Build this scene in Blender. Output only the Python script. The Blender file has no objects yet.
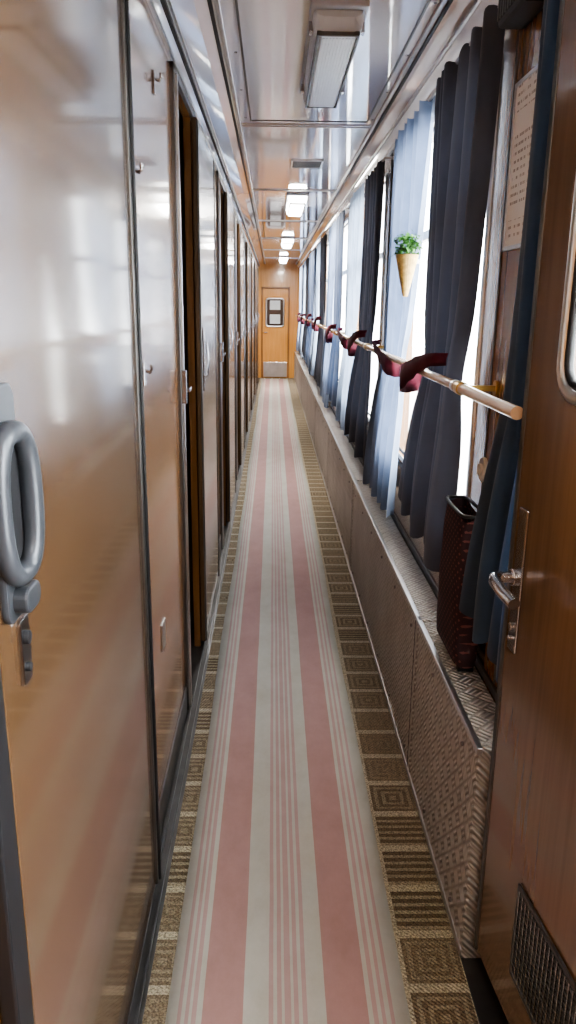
import bpy, bmesh, math, random
from mathutils import Vector, Matrix
random.seed(4)
sc = bpy.context.scene
COL = sc.collection
try:
    sc.view_settings.view_transform = 'AgX'; sc.view_settings.look = 'AgX - Medium High Contrast'
except Exception: pass

# ------------------------------------------------------------------ helpers
class N:
    def __init__(s, name):
        s.mat = bpy.data.materials.new(name); s.mat.use_nodes = True
        s.t = s.mat.node_tree; s.b = s.t.nodes['Principled BSDF']; s.out = s.t.nodes['Material Output']
    def new(s, typ, **kw):
        n = s.t.nodes.new(typ)
        for k, v in kw.items(): setattr(n, k, v)
        return n
    def link(s, a, b): s.t.links.new(a, b)
    def put(s, sock, v):
        if isinstance(v, bpy.types.NodeSocket): s.link(v, sock)
        else: sock.default_value = v
    def m(s, op, a, b=None, c=None):
        n = s.new('ShaderNodeMath', operation=op)
        s.put(n.inputs[0], a)
        if b is not None: s.put(n.inputs[1], b)
        if c is not None: s.put(n.inputs[2], c)
        return n.outputs[0]
    def obj(s): return s.new('ShaderNodeTexCoord').outputs['Object']
    def sep(s, v):
        n = s.new('ShaderNodeSeparateXYZ'); s.link(v, n.inputs[0]); return n.outputs
    def noise(s, scale, detail=4, vec=None, stretch=(1, 1, 1), rough=.55):
        mp = s.new('ShaderNodeMapping'); s.link(vec or s.obj(), mp.inputs[0])
        mp.inputs['Scale'].default_value = stretch
        n = s.new('ShaderNodeTexNoise'); s.link(mp.outputs[0], n.inputs['Vector'])
        n.inputs['Scale'].default_value = scale; n.inputs['Detail'].default_value = detail
        n.inputs['Roughness'].default_value = rough
        return n.outputs['Fac']
    def ramp(s, fac, stops, interp='LINEAR'):
        n = s.new('ShaderNodeValToRGB'); s.link(fac, n.inputs[0]); r = n.color_ramp; r.interpolation = interp
        while len(r.elements) < len(stops): r.elements.new(.5)
        for e, (p, c) in zip(r.elements, stops):
            e.position = p
            e.color = (*c, 1)
        return n.outputs[0]
    def mix(s, f, a, b, mode='MIX'):
        n = s.new('ShaderNodeMix', data_type='RGBA', blend_type=mode)
        s.put(n.inputs[0], f)
        s.put(n.inputs[6], a if isinstance(a, bpy.types.NodeSocket) else (*a, 1))
        s.put(n.inputs[7], b if isinstance(b, bpy.types.NodeSocket) else (*b, 1))
        return n.outputs[2]
    def bump(s, h, strength=.3, dist=.002):
        n = s.new('ShaderNodeBump'); s.link(h, n.inputs['Height'])
        n.inputs['Strength'].default_value = strength; n.inputs['Distance'].default_value = dist
        s.link(n.outputs[0], s.b.inputs['Normal'])
    def set(s, **kw):
        for k, v in kw.items():
            sock = s.b.inputs[k.replace('_', ' ')]
            if isinstance(v, tuple) and len(v) == 3: v = (*v, 1)
            s.put(sock, v)
        return s

def simple(name, col, rough=.5, metal=0., var=.12, scale=8, coat=0, bump=0):
    n = N(name)
    f = n.noise(scale, 5)
    c = n.ramp(f, [(.3, tuple(x*(1-var) for x in col)), (.7, tuple(min(1, x*(1+var)) for x in col))])
    n.set(Base_Color=c, Roughness=rough, Metallic=metal, Coat_Weight=coat)
    if bump: n.bump(n.noise(180, 3), bump, .001)
    return n.mat

def wood(name, c1, c2, rough=.2, coat=.6, croug=.1, wav=.25):
    n = N(name)
    f = n.noise(14, 6, stretch=(3, 3, .12), rough=.6)
    g = n.noise(1.0, 2)
    c = n.ramp(f, [(.25, c1), (.75, c2)])
    c = n.mix(.3, c, n.ramp(g, [(.3, tuple(x*.6 for x in c1)), (.7, c2)]))
    n.set(Base_Color=c, Roughness=rough, Coat_Weight=coat, Coat_Roughness=croug)
    n.bump(n.noise(2.0, 1, stretch=(1, 1, .5)), wav, .01)
    return n.mat

M = {}
M['wood'] = wood('laminate_wood', (.23, .108, .042), (.38, .19, .075), .2)
M['wood_gloss'] = wood('laminate_wood_gloss', (.22, .095, .03), (.38, .175, .058), .24, .6, .09)
M['wood_dark'] = wood('laminate_wood_dark', (.080, .043, .020), (.135, .075, .036), .25, .65, .08, .35)
M['wood_orange'] = wood('laminate_orange', (.62, .27, .06), (.82, .42, .12), .25)
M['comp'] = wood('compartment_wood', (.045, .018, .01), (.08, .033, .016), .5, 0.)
M['ceil'] = simple('ceiling_laminate', (.86, .83, .87), .08, var=.04, scale=2, coat=1.)
M['alu'] = simple('aluminium', (.62, .61, .6), .3, 1., var=.1)
M['alu_dark'] = simple('aluminium_dark', (.13, .125, .12), .4, .8, var=.2)
M['chrome'] = simple('steel_brushed', (.5, .5, .52), .22, 1., var=.15)
M['black'] = simple('black_rubber', (.012, .012, .014), .5)
M['grey'] = simple('grey_enamel', (.075, .082, .095), .32, .4, var=.25)
M['rail'] = simple('handrail_varnish', (.70, .47, .28), .25, var=.12, coat=.5)
M['brass'] = simple('brass', (.5, .32, .1), .3, 1.)
M['tie'] = simple('burgundy_cloth', (.11, .010, .026), .85, var=.25, bump=.4)
M['outside'] = simple('station_platform', (.5, .5, .48), .9)
M['leaf'] = simple('leaf_green', (.06, .2, .03), .5, var=.4, scale=40)
M['cone'] = simple('wicker_holder', (.55, .37, .13), .6, var=.3, scale=60, bump=.6)
M['lamp_off'] = simple('lamp_diffuser', (.82, .84, .86), .3, var=.03)
M['plastic'] = simple('cream_plastic', (.6, .54, .42), .4)
M['lamp_body'] = simple('lamp_housing', (.5, .5, .52), .4, .3)

def emis(name, col, st):
    n = N(name); f = n.noise(3, 2)
    n.set(Base_Color=(.9, .9, .9), Emission_Color=n.mix(f, col, tuple(x*.96 for x in col)), Emission_Strength=st)
    return n.mat
M['lamp_on'] = emis('lamp_diffuser_lit', (1, .98, .92), 22)

def glassmat():
    n = N('window_glass')
    tr = n.new('ShaderNodeBsdfTransparent'); gl = n.new('ShaderNodeBsdfGlossy'); gl.inputs['Roughness'].default_value = .03
    lw = n.new('ShaderNodeLayerWeight'); lw.inputs[0].default_value = .5
    fac = n.m('MULTIPLY_ADD', n.m('POWER', lw.outputs['Facing'], 6.), .5, .03)
    mx = n.new('ShaderNodeMixShader')
    tr.inputs[0].default_value = (.97, .985, .985, 1)
    n.link(fac, mx.inputs[0]); n.link(tr.outputs[0], mx.inputs[1]); n.link(gl.outputs[0], mx.inputs[2])
    n.link(mx.outputs[0], n.out.inputs[0]); return n.mat
M['glass'] = glassmat()

def cloth(name, c, trans):
    n = N(name)
    f = n.noise(6, 5)
    col = n.ramp(f, [(.3, tuple(x*.75 for x in c)), (.7, tuple(x*1.15 for x in c))])
    w = n.new('ShaderNodeTexWave'); w.inputs['Scale'].default_value = 220; n.link(n.obj(), w.inputs[0])
    n.set(Base_Color=col, Roughness=.8, Sheen_Weight=.12)
    n.bump(w.outputs['Fac'], .15, .0008)
    tl = n.new('ShaderNodeBsdfTranslucent'); n.link(n.mix(1., col, (1.5, 1.55, 1.7), 'MULTIPLY'), tl.inputs[0])
    mx = n.new('ShaderNodeMixShader'); mx.inputs[0].default_value = trans
    n.link(n.b.outputs[0], mx.inputs[1]); n.link(tl.outputs[0], mx.inputs[2]); n.link(mx.outputs[0], n.out.inputs[0])
    return n.mat
M['cur_navy'] = cloth('curtain_navy', (.026, .055, .10), .04)
M['cur_slate'] = cloth('curtain_slate', (.052, .057, .076), .03)
M['cur_blue'] = cloth('curtain_blue', (.17, .22, .32), .2)
M['cur_pale'] = cloth('curtain_pale_blue', (.30, .36, .44), .25)
M['cur_mid'] = cloth('curtain_mid', (.07, .10, .165), .1)

def tread():
    n = N('tread_plate')
    x, y, z = n.sep(n.obj())
    p = n.m('DIVIDE', y, .062); q = n.m('DIVIDE', n.m('ADD', x, z), .062)
    a = n.m('ADD', p, q); b = n.m('SUBTRACT', q, p)
    ca, cb = n.m('FLOOR', a), n.m('FLOOR', b)
    fa, fb = n.m('SUBTRACT', n.m('FRACT', a), .5), n.m('SUBTRACT', n.m('FRACT', b), .5)
    par = n.m('FLOORED_MODULO', n.m('ADD', ca, cb), 2.)
    ip = n.m('SUBTRACT', 1., par)
    A = n.m('ADD', n.m('MULTIPLY', fa, ip), n.m('MULTIPLY', fb, par))
    B = n.m('ADD', n.m('MULTIPLY', fb, ip), n.m('MULTIPLY', fa, par))
    ribs = n.m('MULTIPLY_ADD', n.m('COSINE', n.m('MULTIPLY', B, 2*math.pi*3.)), .5, .5)
    edge = n.new('ShaderNodeMapRange', interpolation_type='SMOOTHSTEP')
    n.link(n.m('ABSOLUTE', A), edge.inputs[0]); edge.inputs[1].default_value = .47; edge.inputs[2].default_value = .33
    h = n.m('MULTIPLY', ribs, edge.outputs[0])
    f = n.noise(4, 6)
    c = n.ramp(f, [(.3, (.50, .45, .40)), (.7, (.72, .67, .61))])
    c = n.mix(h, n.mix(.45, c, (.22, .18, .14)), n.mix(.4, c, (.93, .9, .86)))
    n.set(Base_Color=c, Metallic=.25, Roughness=n.m('MULTIPLY_ADD', n.noise(14, 4), .2, .26))
    n.bump(h, 1., .011)
    return n.mat
M['tread'] = tread()

def runner():
    n = N('runner_cloth')
    x, y, z = n.sep(n.obj())
    wob = n.m('MULTIPLY', n.m('SUBTRACT', n.noise(1.2, 2), .5), .006)
    u = n.m('DIVIDE', n.m('ADD', n.m('ADD', x, .238), wob), .565)
    cr, pk, lt = (.61, .60, .54), (.52, .315, .295), (.57, .40, .38)
    def rng(a, b, c): return [(a, c), (b, cr)]
    st = [(0, cr)]
    for a, b, c in [(.045, .06, lt), (.075, .09, lt), (.105, .125, lt), (.145, .315, pk), (.42, .44, lt), (.455, .475, lt), (.488, .512, lt),
                    (.525, .545, lt), (.56, .58, lt), (.66, .83, pk), (.85, .87, lt), (.885, .9, lt), (.92, .935, lt)]:
        st += rng(a, b, c)
    col = n.ramp(u, st, 'CONSTANT')
    dirt = n.noise(9, 9, stretch=(1, .6, 1), rough=.75)
    col = n.mix(n.m('MULTIPLY', n.m('POWER', dirt, 1.5), 1.), col, n.mix(1., col, (.64, .6, .52), 'MULTIPLY'))
    n.set(Base_Color=col, Roughness=.8, Sheen_Weight=.1)
    w = n.new('ShaderNodeTexWave', bands_direction='Y'); w.inputs['Scale'].default_value = 120; n.link(n.obj(), w.inputs[0])
    n.bump(n.m('ADD', n.m('MULTIPLY', w.outputs['Fac'], .2), n.noise(6, 3)), .3, .004)
    return n.mat
M['runner'] = runner()

def carpet():
    n = N('woven_carpet')
    x, y, z = n.sep(n.obj())
    p = n.m('DIVIDE', n.m('ADD', x, .013), .17); q = n.m('DIVIDE', y, .165)
    cq = n.m('FLOOR', q); cp = n.m('FLOOR', p)
    fp = n.m('ABSOLUTE', n.m('SUBTRACT', n.m('FRACT', p), .5)); fq = n.m('ABSOLUTE', n.m('SUBTRACT', n.m('FRACT', q), .5))
    mxx = n.m('MAXIMUM', fp, fq)
    frame = n.m('GREATER_THAN', mxx, .42)
    wn = n.new('ShaderNodeTexWhiteNoise', noise_dimensions='2D')
    cb = n.new('ShaderNodeCombineXYZ'); n.link(cp, cb.inputs[0]); n.link(cq, cb.inputs[1]); n.link(cb.outputs[0], wn.inputs[0])
    rnd = wn.outputs['Value']
    rings = n.m('GREATER_THAN', n.m('SINE', n.m('MULTIPLY', mxx, 44.)), .1)
    ribs = n.m('GREATER_THAN', n.m('SINE', n.m('MULTIPLY', q, 38.)), .2)
    sel = n.m('GREATER_THAN', rnd, .35)
    pat = n.m('ADD', n.m('MULTIPLY', rings, sel), n.m('MULTIPLY', ribs, n.m('SUBTRACT', 1., sel)))
    dk = n.mix(rnd, (.16, .115, .07), (.32, .25, .165))
    lt = n.mix(rnd, (.44, .37, .255), (.32, .25, .165))
    col = n.mix(pat, dk, lt)
    col = n.mix(frame, col, (.58, .51, .375))
    f = n.noise(200, 2)
    col = n.mix(.7, col, n.mix(1., col, n.ramp(f, [(.35, (.35, .35, .35)), (.65, (1.6, 1.6, 1.6))]), 'MULTIPLY'))
    n.set(Base_Color=col, Roughness=.95)
    w = n.new('ShaderNodeTexWave', bands_direction='DIAGONAL'); w.inputs['Scale'].default_value = 50; n.link(n.obj(), w.inputs[0])
    n.bump(n.m('ADD', n.m('ADD', w.outputs['Fac'], f), n.m('MULTIPLY', pat, .6)), .9, .005)
    return n.mat
M['carpet'] = carpet()

def paper():
    n = N('printed_notice')
    x, y, z = n.sep(n.obj())
    line = n.m('GREATER_THAN', n.m('SINE', n.m('MULTIPLY', z, 330.)), .45)
    words = n.m('GREATER_THAN', n.noise(90, 2, stretch=(1, 1, .12)), .5)
    inner = n.m('LESS_THAN', n.m('ABSOLUTE', n.m('SUBTRACT', y, 1.985)), .068)
    para = n.m('GREATER_THAN', n.noise(14, 0, stretch=(0, 0, 1)), .42)
    c = n.mix(n.m('MULTIPLY', n.m('MULTIPLY', n.m('MULTIPLY', line, words), inner), para), (.95, .95, .93), (.45, .42, .4))
    n.set(Base_Color=c, Roughness=.4)
    return n.mat
M['paper'] = paper()

def bagmat():
    n = N('maroon_dotted_fabric')
    x, y, z = n.sep(n.obj())
    a = n.m('ABSOLUTE', n.m('SUBTRACT', n.m('FRACT', n.m('MULTIPLY', n.m('ADD', y, z), 38.)), .5))
    b = n.m('ABSOLUTE', n.m('SUBTRACT', n.m('FRACT', n.m('MULTIPLY', n.m('SUBTRACT', y, z), 38.)), .5))
    d = n.m('LESS_THAN', n.m('MAXIMUM', a, b), .17)
    n.set(Base_Color=n.mix(d, (.035, .012, .016), (.2, .07, .065)), Roughness=.8)
    n.bump(n.noise(50, 3), .5, .003)
    return n.mat
M['bag'] = bagmat()

def empty(name):
    e = bpy.data.objects.new(name, None); COL.objects.link(e); e.empty_display_size = .05; return e

def finish(bm, name, mats, parent=None, bevel=0, smooth=False, seg=2):
    me = bpy.data.meshes.new(name); bm.normal_update(); bm.to_mesh(me); bm.free()
    for mt in (mats if isinstance(mats, (list, tuple)) else [mats]): me.materials.append(mt)
    if smooth:
        for p in me.polygons: p.use_smooth = True
    o = bpy.data.objects.new(name, me); COL.objects.link(o)
    if parent: o.parent = parent
    if bevel:
        md = o.modifiers.new('bevel', 'BEVEL'); md.width = bevel; md.segments = seg; md.limit_method = 'ANGLE'
    return o

def addbox(bm, x0, x1, y0, y1, z0, z1, mi=0, rot=None):
    vs = [bm.verts.new((x, y, z)) for x in (x0, x1) for y in (y0, y1) for z in (z0, z1)]
    for f in [(0, 1, 3, 2), (4, 6, 7, 5), (0, 4, 5, 1), (2, 3, 7, 6), (0, 2, 6, 4), (1, 5, 7, 3)]:
        fc = bm.faces.new([vs[i] for i in f]); fc.material_index = mi
    if rot: bmesh.ops.transform(bm, matrix=rot, verts=vs)
    return vs

def boxes(name, lst, mats, parent=None, bevel=0):
    bm = bmesh.new()
    for b in lst: addbox(bm, *b[:6], mi=(b[6] if len(b) > 6 else 0))
    return finish(bm, name, mats, parent, bevel)

def tube(name, pts, r, mat, parent=None, seg=12, cyclic=False):
    cu = bpy.data.curves.new(name, 'CURVE'); cu.dimensions = '3D'; cu.bevel_depth = r; cu.bevel_resolution = 4; cu.use_fill_caps = True
    sp = cu.splines.new('POLY'); sp.points.add(len(pts)-1)
    for p, q in zip(sp.points, pts): p.co = (*q, 1)
    sp.use_cyclic_u = cyclic
    tmp = bpy.data.objects.new(name, cu); COL.objects.link(tmp)
    dg = bpy.context.evaluated_depsgraph_get(); me = bpy.data.meshes.new_from_object(tmp.evaluated_get(dg))
    bpy.data.objects.remove(tmp); me.name = name
    me.materials.clear(); me.materials.append(mat)
    for p in me.polygons: p.use_smooth = True
    o = bpy.data.objects.new(name, me); COL.objects.link(o)
    if parent: o.parent = parent
    return o

def rrect(c0, c1, d0, d1, r, n=6):
    pts = []
    for cx, cy, a0 in [(c1-r, d1-r, 0), (c0+r, d1-r, 90), (c0+r, d0+r, 180), (c1-r, d0+r, 270)]:
        for i in range(n+1):
            a = math.radians(a0+90*i/n); pts.append((cx+r*math.cos(a), cy+r*math.sin(a)))
    return pts

def cyl(bm, c, axis, r, h, seg=20, r2=None):
    q = Vector((0, 0, 1)).rotation_difference(Vector(axis)).to_matrix().to_4x4()
    bmesh.ops.create_cone(bm, cap_ends=True, segments=seg, radius1=r, radius2=r if r2 is None else r2, depth=h, matrix=Matrix.Translation(c) @ q)

# ------------------------------------------------------------------ dimensions
YB, YE = -1.8, 17.6
XL, XR = -.34, .60
ZC = 2.48
BX, BZ = .487, .60
WINS = [(.16+2.1*k, 1.7+2.1*k) for k in range(8)]
WZ0, WZ1 = .92, 2.28
OPEN = [2.84+2.1*k for k in range(7)]

# ------------------------------------------------------------------ shell
boxes('floor', [(-2.3, .7, YB-.1, YE+.1, -.12, 0)], M['alu_dark'])
boxes('patterned_carpet', [(-.29, BX-.001, YB+.02, YE-.02, .0, .006)], M['carpet'])
bm = bmesh.new()
ny = 260
rows = []
for j in range(ny+1):
    y = -1.2 + (17.3+1.2)*j/ny
    dx = .004*math.sin(y*1.3)+.003*math.sin(y*3.1)
    rows.append([bm.verts.new((-.238+.565*i/8+dx, y, .0095+.0025*abs(math.sin(y*2.1+i*.7))*(1 if 0 < i < 8 else .3))) for i in range(9)])
for j in range(ny):
    for i in range(8): bm.faces.new((rows[j][i], rows[j][i+1], rows[j+1][i+1], rows[j+1][i]))
ro = finish(bm, 'striped_carpet_runner', M['runner'], smooth=True)
md = ro.modifiers.new('s', 'SOLIDIFY'); md.thickness = .003; md.offset = -1

# ceiling
joints = [-.3, 1.95, 4.25, 6.5, 8.8, 11.05, 13.3, 15.55]
ce = empty('ceiling')
boxes('ceiling_panels', [(-.17, .50, YB, YE, ZC, ZC+.05)], M['ceil'], ce)
lst = []
for y in joints:
    lst += [(-.165, .495, y-.028, y-.018, ZC-.006, ZC+.004), (-.165, .495, y+.018, y+.028, ZC-.006, ZC+.004)]
boxes('ceiling_joint_strips', lst, M['alu'], ce, .002)
lst = []
for y0, y1 in [(2.0, 4.16), (8.9, 10.9)]:
    lst += [(-.12, -.112, y0, y1, ZC-.003, ZC+.002), (.455, .463, y0, y1, ZC-.003, ZC+.002),
            (-.12, .463, y0, y0+.008, ZC-.003, ZC+.002), (-.12, .463, y1-.008, y1, ZC-.003, ZC+.002)]
boxes('ceiling_hatch_lines', lst, M['alu_dark'], ce)
bm = bmesh.new()
for y in [2.1, 2.6, 3.1, 3.6, 4.1]:
    for x in (-.14, .48): cyl(bm, (x, y, ZC-.001), (0, 0, -1), .006, .004, 10)
finish(bm, 'ceiling_screws', M['chrome'], ce)
def cornice(name, prof, mat, parent):
    bm = bmesh.new()
    a = [bm.verts.new((x, YB, z)) for x, z in prof]; b = [bm.verts.new((x, YE, z)) for x, z in prof]
    for i in range(len(prof)): 
        j = (i+1) % len(prof); bm.faces.new((a[i], a[j], b[j], b[i]))
    bm.faces.new(a[::-1]); bm.faces.new(b); bmesh.ops.recalc_face_normals(bm, faces=bm.faces)
    return finish(bm, name, mat, parent)
cornice('cornice_left', [(-.36, 2.39), (-.335, 2.39), (-.30, 2.435), (-.24, 2.462), (-.165, 2.478), (-.165, 2.53), (-.36, 2.53)], M['ceil'], ce)
cornice('cornice_right', [(.64, 2.37), (.59, 2.37), (.565, 2.42), (.53, 2.455), (.495, 2.478), (.495, 2.53), (.64, 2.53)], M['ceil'], ce)
boxes('cornice_strips', [(-.345, -.33, YB, YE, 2.375, 2.39), (-.306, -.296, YB, YE, 2.428, 2.437), (-.18, -.166, YB, YE, 2.466, 2.477),
                         (.585, .601, YB, YE, 2.355, 2.372), (.555, .565, YB, YE, 2.41, 2.42), (.49, .504, YB, YE, 2.466, 2.477)], M['alu'], ce, .002)
boxes('cornice_gaps', [(-.318, -.306, YB, YE, 2.41, 2.422), (-.2, -.188, YB, YE, 2.464, 2.4725), (.508, .52, YB, YE, 2.462, 2.47)], M['black'], ce)
boxes('ceiling_top', [(-2.3, .7, YB-.1, YE+.1, 2.53, 2.6)], M['comp'], ce)

# right wall
L = [(XR, .68, YB, YE, 0, WZ0), (XR, .68, YB, YE, WZ1, 2.53)]
prev = YB
for y0, y1 in WINS:
    L.append((XR, .68, prev, y0, WZ0, WZ1)); prev = y1
L.append((XR, .68, prev, YE, WZ0, WZ1))
boxes('wall_right', L, M['wood'])
T = [(XR-.008, XR, YB, YE, .60, .625), (XR-.006, XR, YB, YE, .885, .9)]
for y0, y1 in WINS:
    for y in (y0-.15, y1+.15): T.append((XR-.004, XR, y-.006, y+.006, .63, 2.35))
boxes('trim_right', T, M['alu_dark'], bevel=.002)
for k, (y0, y1) in enumerate(WINS):
    e = empty('window_%d' % (k+1))
    for nm, g, x, mt, r in (('frame', .0, .600, 'alu', .009), ('gasket', .022, .612, 'black', .007)):
        pts = [(x, a, b) for a, b in rrect(y0+g, y1-g, WZ0+g, WZ1-g, .07)]
        tube(nm, pts, r, M[mt], e, cyclic=True)
    bm = bmesh.new()
    outer = [(y1, WZ1), (y0, WZ1), (y0, WZ0), (y1, WZ0)]
    pr = rrect(y0, y1, WZ0, WZ1, .07)
    for ci in range(4):
        arc = pr[ci*7:(ci+1)*7]
        vs = [bm.verts.new((.605, outer[ci][0], outer[ci][1]))]+[bm.verts.new((.605, a, b)) for a, b in arc]
        bm.faces.new(vs)
    finish(bm, 'corner_fill', M['wood'], e)
    boxes('mullion', [(.607, .64, y0+.01, y1-.01, 1.86, 1.895)], M['alu'], e, .004)
    boxes('glass', [(.630, .634, y0+.005, y1-.005, WZ0+.005, WZ1-.005)], M['glass'], e)

# far end wall + door
boxes('wall_far', [(-2.3, -.25, YE, YE+.08, 0, 2.53), (.36, .7, YE, YE+.08, 0, 2.53), (-.25, .36, YE, YE+.08, 1.98, 2.53),
                   (-.25, .36, YE+.06, YE+.08, 0, 1.98)], M['wood_orange'])
fd = empty('door_1')
boxes('leaf', [(-.22, -.15, YE-.01, YE+.03, .02, 1.94), (.24, .33, YE-.01, YE+.03, .02, 1.94), (-.15, .24, YE-.01, YE+.03, .02, 1.14), (-.15, .24, YE-.01, YE+.03, 1.74, 1.94)], M['wood_orange'], fd)
tube('window_frame', [(a, YE-.014, b) for a, b in rrect(-.15, .24, 1.14, 1.74, .06)], .02, M['alu'], fd, cyclic=True)
boxes('window_pane', [(-.15, .24, YE+.005, YE+.012, 1.14, 1.74)], M['glass'], fd)
boxes('window_backing', [(-.15, .24, YE+.02, YE+.028, 1.14, 1.74)], M['comp'], fd)
boxes('window_blind', [(-.07, .16, YE+.013, YE+.019, 1.5, 1.70), (-.07, .16, YE+.013, YE+.019, 1.2, 1.4)], M['lamp_off'], fd)  # pale panels stand in for bright reflections in the door window
boxes('kick_plate', [(-.21, .32, YE-.018, YE-.009, .03, .36)], M['alu'], fd, .003)
boxes('frame', [(-.26, -.22, YE-.025, YE+.03, 0, 1.99), (.33, .37, YE-.025, YE+.03, 0, 1.99), (-.26, .37, YE-.025, YE+.03, 1.95, 1.99)], M['wood'], fd, .003)
boxes('handle', [(-.205, -.19, YE-.05, YE-.01, 1.0, 1.03), (-.205, -.12, YE-.055, YE-.042, 1.0, 1.02)], M['chrome'], fd, .003)
boxes('wall_back', [(-2.3, .7, YB-.08, YB, 0, 2.53)], M['wood'])

# left wall
W = [(XL-.03, XL, YB, .79, 0, 2.4), (XL-.03, XL, .79, 2.78, 0, 2.4)]
for i, yo in enumerate(OPEN):
    nxt = OPEN[i+1] if i+1 < len(OPEN) else YE+.06
    W.append((XL-.03, XL, yo+.58, nxt-.06, 0, 2.4))
    W.append((XL-.03, XL, yo-.06, yo+.58, 2.33, 2.4))
boxes('wall_left', W, M['wood_gloss'])
F = []
for yo in OPEN:
    F += [(XL-.06, XL+.012, yo-.06, yo-.025, .02, 2.36), (XL-.06, XL+.012, yo-.06, yo+1.5, 2.335, 2.36)]
boxes('trim_left', F, M['alu_dark'], bevel=.003)
F = []
for yo in OPEN:
    F += [(XL-.05, XL+.02, yo-.025, yo-.008, .02, 2.335), (XL, XL+.008, yo+1.53, yo+1.545, .02, 2.38)]
boxes('trim_aluminium_left', F, M['alu'], bevel=.003)
boxes('baseboard_left', [(XL, XL+.006, 1.86, 2.77, .02, .13)]+[(XL, XL+.006, yo+1.55, yo+2.03, .02, .13) for yo in OPEN if yo+2.03 < YE], M['alu_dark'], bevel=.002)
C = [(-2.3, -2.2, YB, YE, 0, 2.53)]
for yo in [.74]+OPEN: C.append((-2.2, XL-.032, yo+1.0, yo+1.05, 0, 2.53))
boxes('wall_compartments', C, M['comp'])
def slide(y0, y1, x1, z1, mat):
    e = empty('sliding_door')
    boxes('leaf', [(XL+.004, x1, y0, y1, .035, z1)], mat, e, .006)
    boxes('edge_strip', [(x1-.004, x1+.004, y0, y0+.03, .04, z1-.01), (x1-.004, x1+.004, y1-.018, y1, .04, z1-.01)], M['alu_dark'], e, .002)
    return e
for i, yo in enumerate(OPEN):
    e = slide(yo+.56, yo+1.48, XL+.028, 2.33, M['wood_dark'])
    yh = yo+.68
    boxes('lock_plate', [(XL+.028, XL+.034, yh-.03, yh+.03, 1.22, 1.5)], M['chrome'], e, .003)
    tube('pull_handle', [(XL+.03, yh, 1.28), (XL+.045, yh, 1.29), (XL+.05, yh, 1.36), (XL+.045, yh, 1.43), (XL+.03, yh, 1.44)], .006, M['chrome'], e)
    boxes('jamb_latch', [(XL+.01, XL+.03, yo-.045, yo-.025, 1.25, 1.37), (XL+.025, XL+.04, yo-.03, yo+.04, 1.29, 1.305)], M['chrome'], e, .003)

tr = [(XL, -.29, YB+.02, YE-.02, 0, .008), (-.327, -.321, YB+.02, YE-.02, .008, .02), (-.306, -.300, YB+.02, YE-.02, .008, .018)]
boxes('trim_threshold', tr, M['alu_dark'], bevel=.001)

# near-left door leaf
e = empty('door_2')
boxes('leaf', [(XL+.002, -.318, .83, 1.82, .035, 2.37)], M['wood_dark'], e, .004)
boxes('seal', [(XL+.001, -.316, .775, .828, .02, 2.37)], M['black'], e, .004)
boxes('edge_strip', [(-.322, -.312, 1.805, 1.822, .03, 2.37), (-.33, -.306, 1.823, 1.838, .03, 2.37, 1)], [M['alu_dark'], M['black']], e, .003)
def plate_rr(name, x0, x1, y0, y1, z0, z1, r, mat, parent, bev=.004):
    bm = bmesh.new()
    p = rrect(y0, y1, z0, z1, r)
    a = [bm.verts.new((x0, q, w)) for q, w in p]; b = [bm.verts.new((x1, q, w)) for q, w in p]
    n = len(p)
    for i in range(n): bm.faces.new((a[i], a[(i+1) % n], b[(i+1) % n], b[i]))
    bm.faces.new(a[::-1]); bm.faces.new(b); bmesh.ops.recalc_face_normals(bm, faces=bm.faces)
    return finish(bm, name, mat, parent, bev)
plate_rr('handle_plate', -.319, -.308, .845, .925, 1.225, 1.51, .02, M['grey'], e)
plate_rr('handle_cup', -.309, -.303, .86, .905, 1.30, 1.44, .022, M['black'], e)
ring = []
for i in range(28):
    a = 2*math.pi*i/28
    ring.append((-.300+.006*math.cos(a), .878+.040*math.copysign(abs(math.cos(a))**.7, math.cos(a)), 1.370+.086*math.copysign(abs(math.sin(a))**.8, math.sin(a))))
tube('handle_grip', ring, .0135, M['grey'], e, cyclic=True)
plate_rr('handle_lower_bar', -.312, -.29, .86, .915, 1.235, 1.268, .015, M['grey'], e)
bm = bmesh.new(); cyl(bm, (-.310, .925, 1.235), (1, 0, 0), .009, .02); finish(bm, 'knob', M['grey'], e, .003)
plate_rr('lock_plate', -.319, -.312, .89, .925, 1.125, 1.215, .006, M['chrome'], e, .002)
bm = bmesh.new(); cyl(bm, (-.311, .907, 1.147), (1, 0, 0), .006, .006); cyl(bm, (-.311, .907, 1.188), (1, 0, 0), .009, .008); finish(bm, 'lock_cylinders', M['black'], e, .001)

def hook(y, z):
    h = empty('coat_hook')
    boxes('plate', [(XL+.0005, XL+.006, y-.015, y+.015, z-.03, z+.03)], M['chrome'], h, .002)
    tube('arm', [(XL+.005, y, z+.01), (XL+.016, y, z+.005), (XL+.022, y, z+.012), (XL+.022, y, z+.025)], .005, M['chrome'], h)
hook(2.0, 1.9); hook(2.4, 2.2); hook(2.05, 1.42)
boxes('door_number_plate', [(XL+.0005, XL+.004, 2.2, 2.27, .55, .64)], M['alu'], bevel=.001)

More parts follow.
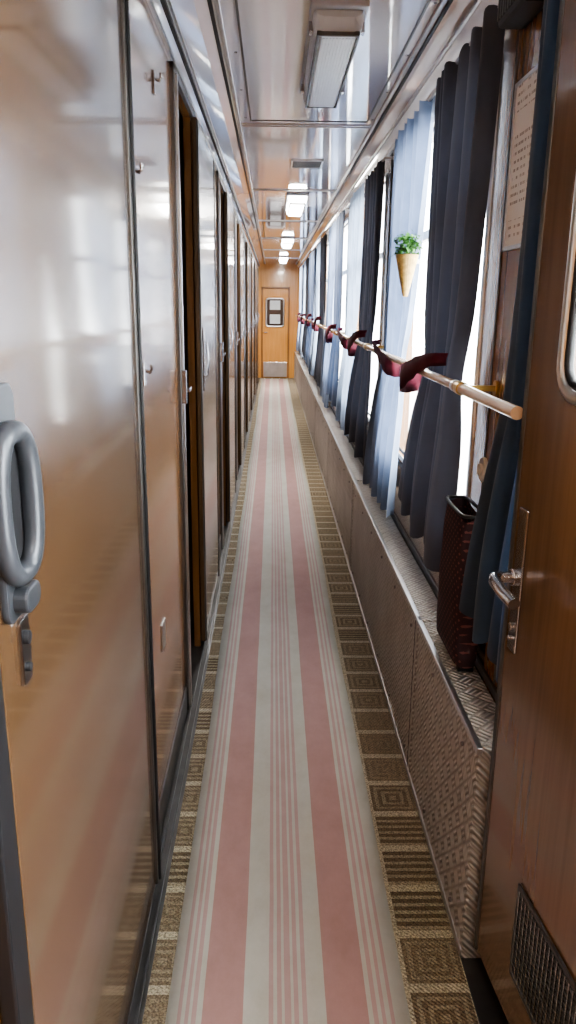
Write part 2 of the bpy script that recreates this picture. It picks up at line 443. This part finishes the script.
# ------------------------------------------------------------------ heater cover
e = empty('heater_cover')
BY = 1.575
boxes('face_and_top', [(BX, XR-.009, BY, YE-.03, .0, BZ)], M['tread'], e, .006)
lst = []
for k in range(0, 9):
    y = 2.35+2.1*k
    if YB < y < YE: lst += [(BX-.003, BX+.001, y-.02, y+.02, .03, BZ-.004), (BX-.002, XR-.012, y-.02, y+.02, BZ-.002, BZ+.004)]
boxes('joint_covers', lst, M['tread'], e, .001)
lst = []
for k in range(0, 8):
    y = 2.37+2.1*k
    lst += [(BX-.0035, BX+.002, y+.002, y+.006, .02, BZ)]
boxes('joint_shadow_gaps', lst, M['black'], e)
boxes('edge_angle', [(BX-.004, BX+.012, BY, YE-.04, BZ-.012, BZ+.004), (BX-.004, BX+.001, BY, YE-.04, .008, .03)], M['alu'], e, .002)
bm = bmesh.new()
for k in range(46):
    y = 1.7+.37*k
    if y < YE-.1:
        cyl(bm, (BX-.004, y, .07), (-1, 0, 0), .006, .006, 10); cyl(bm, (BX-.004, y, .54), (-1, 0, 0), .006, .006, 10)
finish(bm, 'screws', M['chrome'], e)

# ------------------------------------------------------------------ handrail
e = empty('handrail'); RX, RZ = .502, 1.392
tube('rail', [(RX, 1.56, RZ), (RX, 17.3, RZ)], .0145, M['rail'], e)
bm = bmesh.new(); bm2 = bmesh.new()
for k in range(8):
    y = 2.05+2.1*k
    cyl(bm, (RX, y, RZ), (0, 1, 0), .018, .04); addbox(bm, RX, XR, y-.008, y+.008, RZ-.008, RZ+.008)
    cyl(bm, (XR-.004, y, RZ), (1, 0, 0), .022, .008)
    cyl(bm2, (RX, y+.06, RZ), (0, 1, 0), .0165, .02)
finish(bm, 'brackets', M['brass'], e, .002); finish(bm2, 'ferrules', M['alu'], e, .002)

# ------------------------------------------------------------------ curtains
def lerp(a, b, t): return a+(b-a)*t
def curtain(top, mid, bot, mat, pleats=7, ph=0., ztop=2.33, zt=1.39, zb=.76, tie=1, amp=.029, xc=.555, side=1, pinch=.2):
    e = empty('curtain')
    nu, nv = pleats*14, 64
    bm = bmesh.new(); R = []
    fold = [random.uniform(.55, 1.25) for _ in range(pleats*2+3)]
    for j in range(nv+1):
        s = j/nv; z = lerp(ztop, zb, s)
        if z > zt:
            k = (ztop-z)/(ztop-zt); k = k**1.6
            a, b = lerp(top[0], mid[0], k), lerp(top[1], mid[1], k); am = amp*lerp(1., .8, k); xx = xc
        else:
            k = (zt-z)/(zt-zb); k = math.sin(k*math.pi/2)
            a, b = lerp(mid[0], bot[0], k), lerp(mid[1], bot[1], k); am = amp*lerp(.8, 1.3, k); xx = xc-.024*k
        pk = pinch*math.exp(-((z-zt)/.13)**2) if tie else 0
        ctr = (a+b)/2; a, b = lerp(a, ctr, pk), lerp(b, ctr, pk)
        row = []
        for i in range(nu+1):
            t = i/nu
            tt = t + .045*math.sin(t*7+ph*3+s*2.2)+.02*math.sin(t*15+ph*5)
            arg = 2*math.pi*pleats*tt+ph
            fi = max(0, min(pleats*2+1, tt*pleats*2)); f0 = int(fi); fa = lerp(fold[f0], fold[f0+1], fi-f0)
            w = math.sin(arg)*fa*(.75+.25*math.sin(t*11+ph+s*2)) + .5*math.sin(arg*.5+ph*2+s*2.5)*(.2+s)
            w = max(-1.3, min(1.3, w))
            hem = .012*math.sin(2*math.pi*pleats*tt+1) + .06*(t-.5)*math.sin(ph*5) if j == nv else 0
            fr = .006*math.sin(2*math.pi*pleats*2*tt) if j == 0 else 0
            yy = lerp(a, b, t)+.012*math.cos(arg)+.016*math.sin(s*5+ph*2)
            row.append(bm.verts.new((xx+am*w*.74, yy, z+hem+fr)))
        R.append(row)
    for j in range(nv):
        for i in range(nu): bm.faces.new((R[j][i], R[j+1][i], R[j+1][i+1], R[j][i+1]))
    finish(bm, 'cloth', mat, e, smooth=True)
    if tie:
        g = 1. if side > 0 else .7
        h0, h1 = (mid[0]+.10, mid[1]-.03) if side > 0 else (mid[1]-.10, mid[0]+.08)
        L_ = h1-h0
        ks = [(0, .53, .058, .018), (.04, .495, .055, .020), (.12, .484, .048, .022), (.4, .480, .02, .032), (.75, .480, -.025, .044), (.95, .483, -.05, .052), (1.02, .51, -.06, .05), (1.04, .56, -.06, .043), (1.0, .592, -.06, .03)]
        P_ = []
        for q in range(len(ks)-1):
            for w_ in range(4):
                t = w_/4; P_.append([lerp(ks[q][c], ks[q+1][c], t) for c in range(4)])
        P_.append(list(ks[-1]))
        bm = bmesh.new(); prev = None
        for (t, x, dz, hh) in P_:
            y = h0+L_*t; wv = .004*math.sin(t*23+ph); dz *= g; hh *= g
            v = [bm.verts.new((x+wv, y, zt+dz+hh)), bm.verts.new((x-.004, y, zt+dz)), bm.verts.new((x-wv, y+.012*side, zt+dz-hh))]
            if prev:
                bm.faces.new((prev[0], prev[1], v[1], v[0])); bm.faces.new((prev[1], prev[2], v[2], v[1]))
            prev = v
        t = finish(bm, 'tieback', M['tie'], e, smooth=True)
        m_ = t.modifiers.new('s', 'SOLIDIFY'); m_.thickness = .003
    return e
curtain((1.50, 1.77), (1.52, 1.84), (1.5, 1.93), M['cur_navy'], 4, .5, zb=.80, tie=0, ztop=2.33, xc=.556)
mats_a = ['cur_slate', 'cur_slate', 'cur_mid', 'cur_slate', 'cur_mid', 'cur_slate', 'cur_mid']
mats_b = ['cur_blue', 'cur_pale', 'cur_blue', 'cur_pale', 'cur_mid', 'cur_pale', 'cur_blue']
for k in range(7):
    o = 2.1*k; r = random.uniform
    j = 0 if k == 0 else 1
    curtain((2.15+o, 2.90+o+j*r(-.1, .1)), (2.25+o, 2.96+o), (2.26+o, 3.10+o+j*r(-.1, .2)), M[mats_a[k]], 6, k*1.3+.2, zb=.82+j*r(-.12, .0), zt=1.39+j*r(-.03, .03))
    curtain((3.0+o+j*r(-.1, .15), 3.82+o), (3.2+o, 3.95+o), (3.18+o-j*r(0, .05), 4.15+o), M[mats_b[k]], 6, k*2.1+1, zb=.69+j*r(-.03, .08), side=-1, tie=(k in (0, 1, 3, 5)))
e = empty('curtain_rods')
for k in range(-1, 7):
    o = 2.1*k
    tube('rod', [(.562, 2.1+o, 2.325), (.562, 4.0+o, 2.325)], .006, M['alu'], e)
    boxes('rod_brackets', [(.56, XR, 2.1+o, 2.112+o, 2.32, 2.333), (.56, XR, 3.99+o, 4.0+o, 2.32, 2.333)], M['alu'], e)

# ------------------------------------------------------------------ wall planter
def planter(y):
    e = empty('hanging_plant_holder')
    bm = bmesh.new(); cyl(bm, (.512, y, 1.715), (.0, 0, 1), .010, .155, 24, .045)
    finish(bm, 'cone', M['cone'], e, .003)
    boxes('bracket', [(.535, .607, y-.006, y+.006, 1.76, 1.775)], M['alu'], e)
    bm = bmesh.new()
    for i in range(260):
        a = random.uniform(0, 6.28); rr = .05*math.sqrt(random.random()); zz = 1.80+random.uniform(-.01, .085)*(1-rr*7)
        c = Vector((.512+rr*math.cos(a)*.9, y+rr*math.sin(a)*1.2, zz))
        l = random.uniform(.010, .019); w = l*.45
        rot = Matrix.Rotation(random.uniform(0, 6.28), 4, 'Z') @ Matrix.Rotation(random.uniform(-1.2, .6), 4, 'X')
        pts = [(0, 0, 0), (w, l*.5, .003), (w*.6, l, 0), (0, l*1.4, -.004), (-w*.6, l, 0), (-w, l*.5, .003)]
        bm.faces.new([bm.verts.new(c+rot @ Vector(p)) for p in pts])
    finish(bm, 'leaves', M['leaf'], e)
planter(3.08)

# ------------------------------------------------------------------ wall items right
e = empty('framed_notice')
boxes('sheet', [(XR-.006, XR-.002, 1.90, 2.07, 1.75, 2.12)], M['paper'], e)
boxes('frame', [(XR-.009, XR-.001, 1.89, 1.90, 1.74, 2.13), (XR-.009, XR-.001, 2.07, 2.08, 1.74, 2.13), (XR-.009, XR-.001, 1.89, 2.08, 2.12, 2.13), (XR-.009, XR-.001, 1.89, 2.08, 1.74, 1.75)], M['alu'], e)
e = empty('wall_switch')
bm = bmesh.new(); cyl(bm, (XR-.006, 2.10, 1.16), (-1, 0, 0), .035, .012, 28); cyl(bm, (XR-.014, 2.10, 1.16), (-1, 0, 0), .018, .012, 20)
finish(bm, 'body', M['plastic'], e, .003)
e = empty('corner_speaker')
boxes('body', [(XR-.07, XR-.001, 1.86, 2.06, 2.24, 2.32)], M['black'], e, .012)
boxes('grille', [(XR-.073, XR-.069, 1.88+.02*i, 1.888+.02*i, 2.255, 2.305) for i in range(9)], M['alu_dark'], e)
e = empty('litter_bag')
bm = bmesh.new()
nz, nn = 14, 28; R = []
ex = lambda v: math.copysign(abs(v)**.45, v)
for j in range(nz+1):
    s = j/nz; z = .63+.42*s
    row = []
    for i in range(nn):
        a = 2*math.pi*i/nn; c, s_ = math.cos(a), math.sin(a)
        hw = .115+.035*(1-s)+.006*math.sin(j*1.3+i); dp = .034+.006*math.sin(s*3.1)
        row.append(bm.verts.new((.548+dp*ex(s_), 2.09+hw*ex(c), z+.012*math.sin(a*3)*(s if s > .9 else .2))))
    R.append(row)
for j in range(nz):
    for i in range(nn): bm.faces.new((R[j][i], R[j][(i+1) % nn], R[j+1][(i+1) % nn], R[j+1][i]))
bm.faces.new(R[0][::-1])
finish(bm, 'bag', M['bag'], e, smooth=True)
tube('rim', [(.548+.034*ex(math.sin(t)), 2.09+.117*ex(math.cos(t)), 1.055) for t in [2*math.pi*i/32+.01 for i in range(32)]], .005, M['black'], e, cyclic=True)
boxes('feet', [(.53, .575, 1.97, 1.99, .601, .635), (.53, .575, 2.19, 2.21, .601, .635)], M['black'], e, .002)

# ------------------------------------------------------------------ right near door (swung open)
e = empty('door_3')
def P(d, off, z):
    fx, fy = .508+d*math.sin(math.radians(5)), 1.535-d*math.cos(math.radians(5))
    return (fx-off*math.cos(math.radians(5)), fy-off*math.sin(math.radians(5)), z)
def dbox(name, lst, mat, bev=.003):
    bm = bmesh.new()
    for d0, d1, o0, o1, z0, z1 in lst:
        vs = [bm.verts.new(P(d, o, z)) for d in (d0, d1) for o in (o0, o1) for z in (z0, z1)]
        for f in [(0, 1, 3, 2), (4, 6, 7, 5), (0, 4, 5, 1), (2, 3, 7, 6), (0, 2, 6, 4), (1, 5, 7, 3)]: bm.faces.new([vs[i] for i in f])
    bmesh.ops.recalc_face_normals(bm, faces=bm.faces)
    return finish(bm, name, mat, e, bev)
wd0, wd1, wz0, wz1 = .155, .62, 1.45, 2.0
M['door_wood'] = wood('door_laminate', (.13, .075, .04), (.21, .125, .07), .22, .7, .08)
dbox('leaf', [(0, wd0, -.03, 0, .085, 2.34), (wd1, .80, -.03, 0, .085, 2.34), (wd0, wd1, -.03, 0, .085, wz0), (wd0, wd1, -.03, 0, wz1, 2.34)], M['door_wood'], 0)
dbox('edge_strip', [(-.004, .012, -.032, .003, .08, 2.34)], M['alu_dark'], .002)
tube('window_frame', [P(a, .002, b) for a, b in rrect(wd0, wd1, wz0, wz1, .06)], .012, M['alu'], e, cyclic=True)
tube('window_seal', [P(a, .002, b) for a, b in rrect(wd0+.02, wd1-.02, wz0+.02, wz1-.02, .045)], .008, M['black'], e, cyclic=True)
dbox('window_pane', [(wd0, wd1, -.016, -.012, wz0, wz1)], M['glass'], 0)
dbox('handle_plate', [(.035, .075, 0, .007, .90, 1.21)], M['chrome'], .003)
tube('lever', [P(.055, .005, 1.065), P(.055, .04, 1.065), P(.057, .056, 1.065), P(.07, .06, 1.063), P(.12, .06, 1.055), P(.165, .056, 1.05)], .0125, M['chrome'], e)
bm = bmesh.new(); cyl(bm, P(.055, .01, 1.065), (-1, -.08, 0), .018, .02); cyl(bm, P(.055, .008, .955), (-1, -.08, 0), .009, .012); cyl(bm, P(.055, .009, .93), (-1, -.08, 0), .006, .012)
finish(bm, 'lock_parts', M['chrome'], e, .002)
dbox('vent_frame', [(.20, .212, 0, .006, .21, .44), (.60, .612, 0, .006, .21, .44), (.20, .612, 0, .006, .428, .44), (.20, .612, 0, .006, .21, .222)], M['alu_dark'], .002)
dbox('vent_slats', [(.212, .60, .001, .005, .228+.0125*i, .234+.0125*i) for i in range(16)], M['alu_dark'], 0)
dbox('vent_bars', [(.212+.016*i, .216+.016*i, .004, .007, .222, .43) for i in range(25)], M['chrome'], 0)

# ------------------------------------------------------------------ ceiling lights
def lamp(y, on, en=14):
    e = empty('ceiling_light')
    xc = .195
    boxes('base_tray', [(xc-.088, xc+.088, y-.5, y+.5, ZC-.022, ZC-.0005)], M['lamp_body'], e, .006)
    bm = bmesh.new()
    prof = [(-.078, 0), (-.072, -.04), (-.05, -.06), (.05, -.06), (.072, -.04), (.078, 0)]
    ys = [y-.47, y-.44, y+.44, y+.47]; R = []
    for i, yy in enumerate(ys):
        k = .3 if i in (0, 3) else 1
        R.append([bm.verts.new((xc+a*(k*.12+.88), yy, ZC-.022+b*k)) for a, b in prof])
    for i in range(3):
        for q in range(5): bm.faces.new((R[i][q], R[i][q+1], R[i+1][q+1], R[i+1][q]))
    bm.faces.new(R[0]); bm.faces.new(R[3][::-1])
    bmesh.ops.recalc_face_normals(bm, faces=bm.faces)
    finish(bm, 'diffuser', M['lamp_on'] if on else M['lamp_off'], e)
    fr = []
    for s in (-1, 1):
        x0, x1 = sorted((xc+s*.058, xc+s*.066)); fr.append((x0, x1, y-.44, y+.44, ZC-.083, ZC-.07))
    fr += [(xc-.066, xc+.066, y-.447, y-.435, ZC-.084, ZC-.07), (xc-.066, xc+.066, y+.435, y+.447, ZC-.084, ZC-.07)]
    boxes('diffuser_rim', fr, M['alu_dark'], e, .002)
    if not on:
        boxes('diffuser_ribs', [(xc-.045+.01*i, xc-.041+.01*i, y-.42, y+.42, ZC-.0845, ZC-.08) for i in range(10)], M['lamp_off'], e)
    boxes('clips', [(xc+s*.08-.008, xc+s*.08+.008, y+q-.02, y+q+.02, ZC-.05, ZC-.02) for s in (-1, 1) for q in (-.35, .35)], M['chrome'], e, .002)
    if on:
        la = bpy.data.lights.new('lamp_tube', 'AREA'); la.shape = 'RECTANGLE'; la.size = .12; la.size_y = .9; la.energy = en; la.color = (1, .95, .87)
        lo = bpy.data.objects.new('lamp_tube', la); COL.objects.link(lo); lo.location = (xc, y, ZC-.1); lo.parent = e
lamp(3.08, False)
lamp(-1.2, True, 28); lamp(7.15, True, 30); lamp(11.35, True, 35); lamp(15.5, True, 80)  # first lamp is unseen behind the camera, added to light the near end
e = empty('ceiling_vent')
boxes('grille', [(.12, .30, 5.2+.03*i, 5.215+.03*i, ZC-.008, ZC-.001) for i in range(8)], M['alu_dark'], e)
boxes('rim', [(.11, .12, 5.18, 5.45, ZC-.01, ZC-.0005), (.30, .31, 5.18, 5.45, ZC-.01, ZC-.0005), (.11, .31, 5.18, 5.19, ZC-.01, ZC-.0005), (.11, .31, 5.44, 5.45, ZC-.01, ZC-.0005)], M['alu'], e)

# ------------------------------------------------------------------ outside
boxes('ground', [(1.6, 30, -20, 40, -.9, -.4)], M['outside'])

# ------------------------------------------------------------------ world + portals
w = bpy.data.worlds.new('World'); sc.world = w; w.use_nodes = True
bg = w.node_tree.nodes['Background']; bg.inputs[0].default_value = (.98, .985, 1, 1); bg.inputs[1].default_value = 28
for y0, y1 in WINS:
    la = bpy.data.lights.new('window_daylight', 'AREA'); la.shape = 'RECTANGLE'; la.size = WZ1-WZ0; la.size_y = y1-y0
    la.cycles.is_portal = True
    lo = bpy.data.objects.new('window_daylight', la); COL.objects.link(lo)
    lo.location = (.70, (y0+y1)/2, (WZ0+WZ1)/2); lo.rotation_euler = (0, math.radians(90), 0)

# ------------------------------------------------------------------ camera
th, ps, ro_ = math.radians(15.1), math.radians(1.26), .012
f = Vector((math.sin(ps)*math.cos(th), math.cos(ps)*math.cos(th), -math.sin(th)))
r0 = Vector((math.cos(ps), -math.sin(ps), 0)); u0 = r0.cross(f)
r = r0*math.cos(ro_)+u0*math.sin(ro_); u = u0*math.cos(ro_)-r0*math.sin(ro_)
cam = bpy.data.cameras.new('camera'); cam.sensor_fit = 'VERTICAL'; cam.sensor_height = 36; cam.lens = 766/1024*36; cam.clip_start = .02
co = bpy.data.objects.new('camera', cam); COL.objects.link(co)
co.matrix_world = Matrix((( r.x, u.x, -f.x, 0), (r.y, u.y, -f.y, 0), (r.z, u.z, -f.z, 1.6), (0, 0, 0, 1)))
sc.camera = co
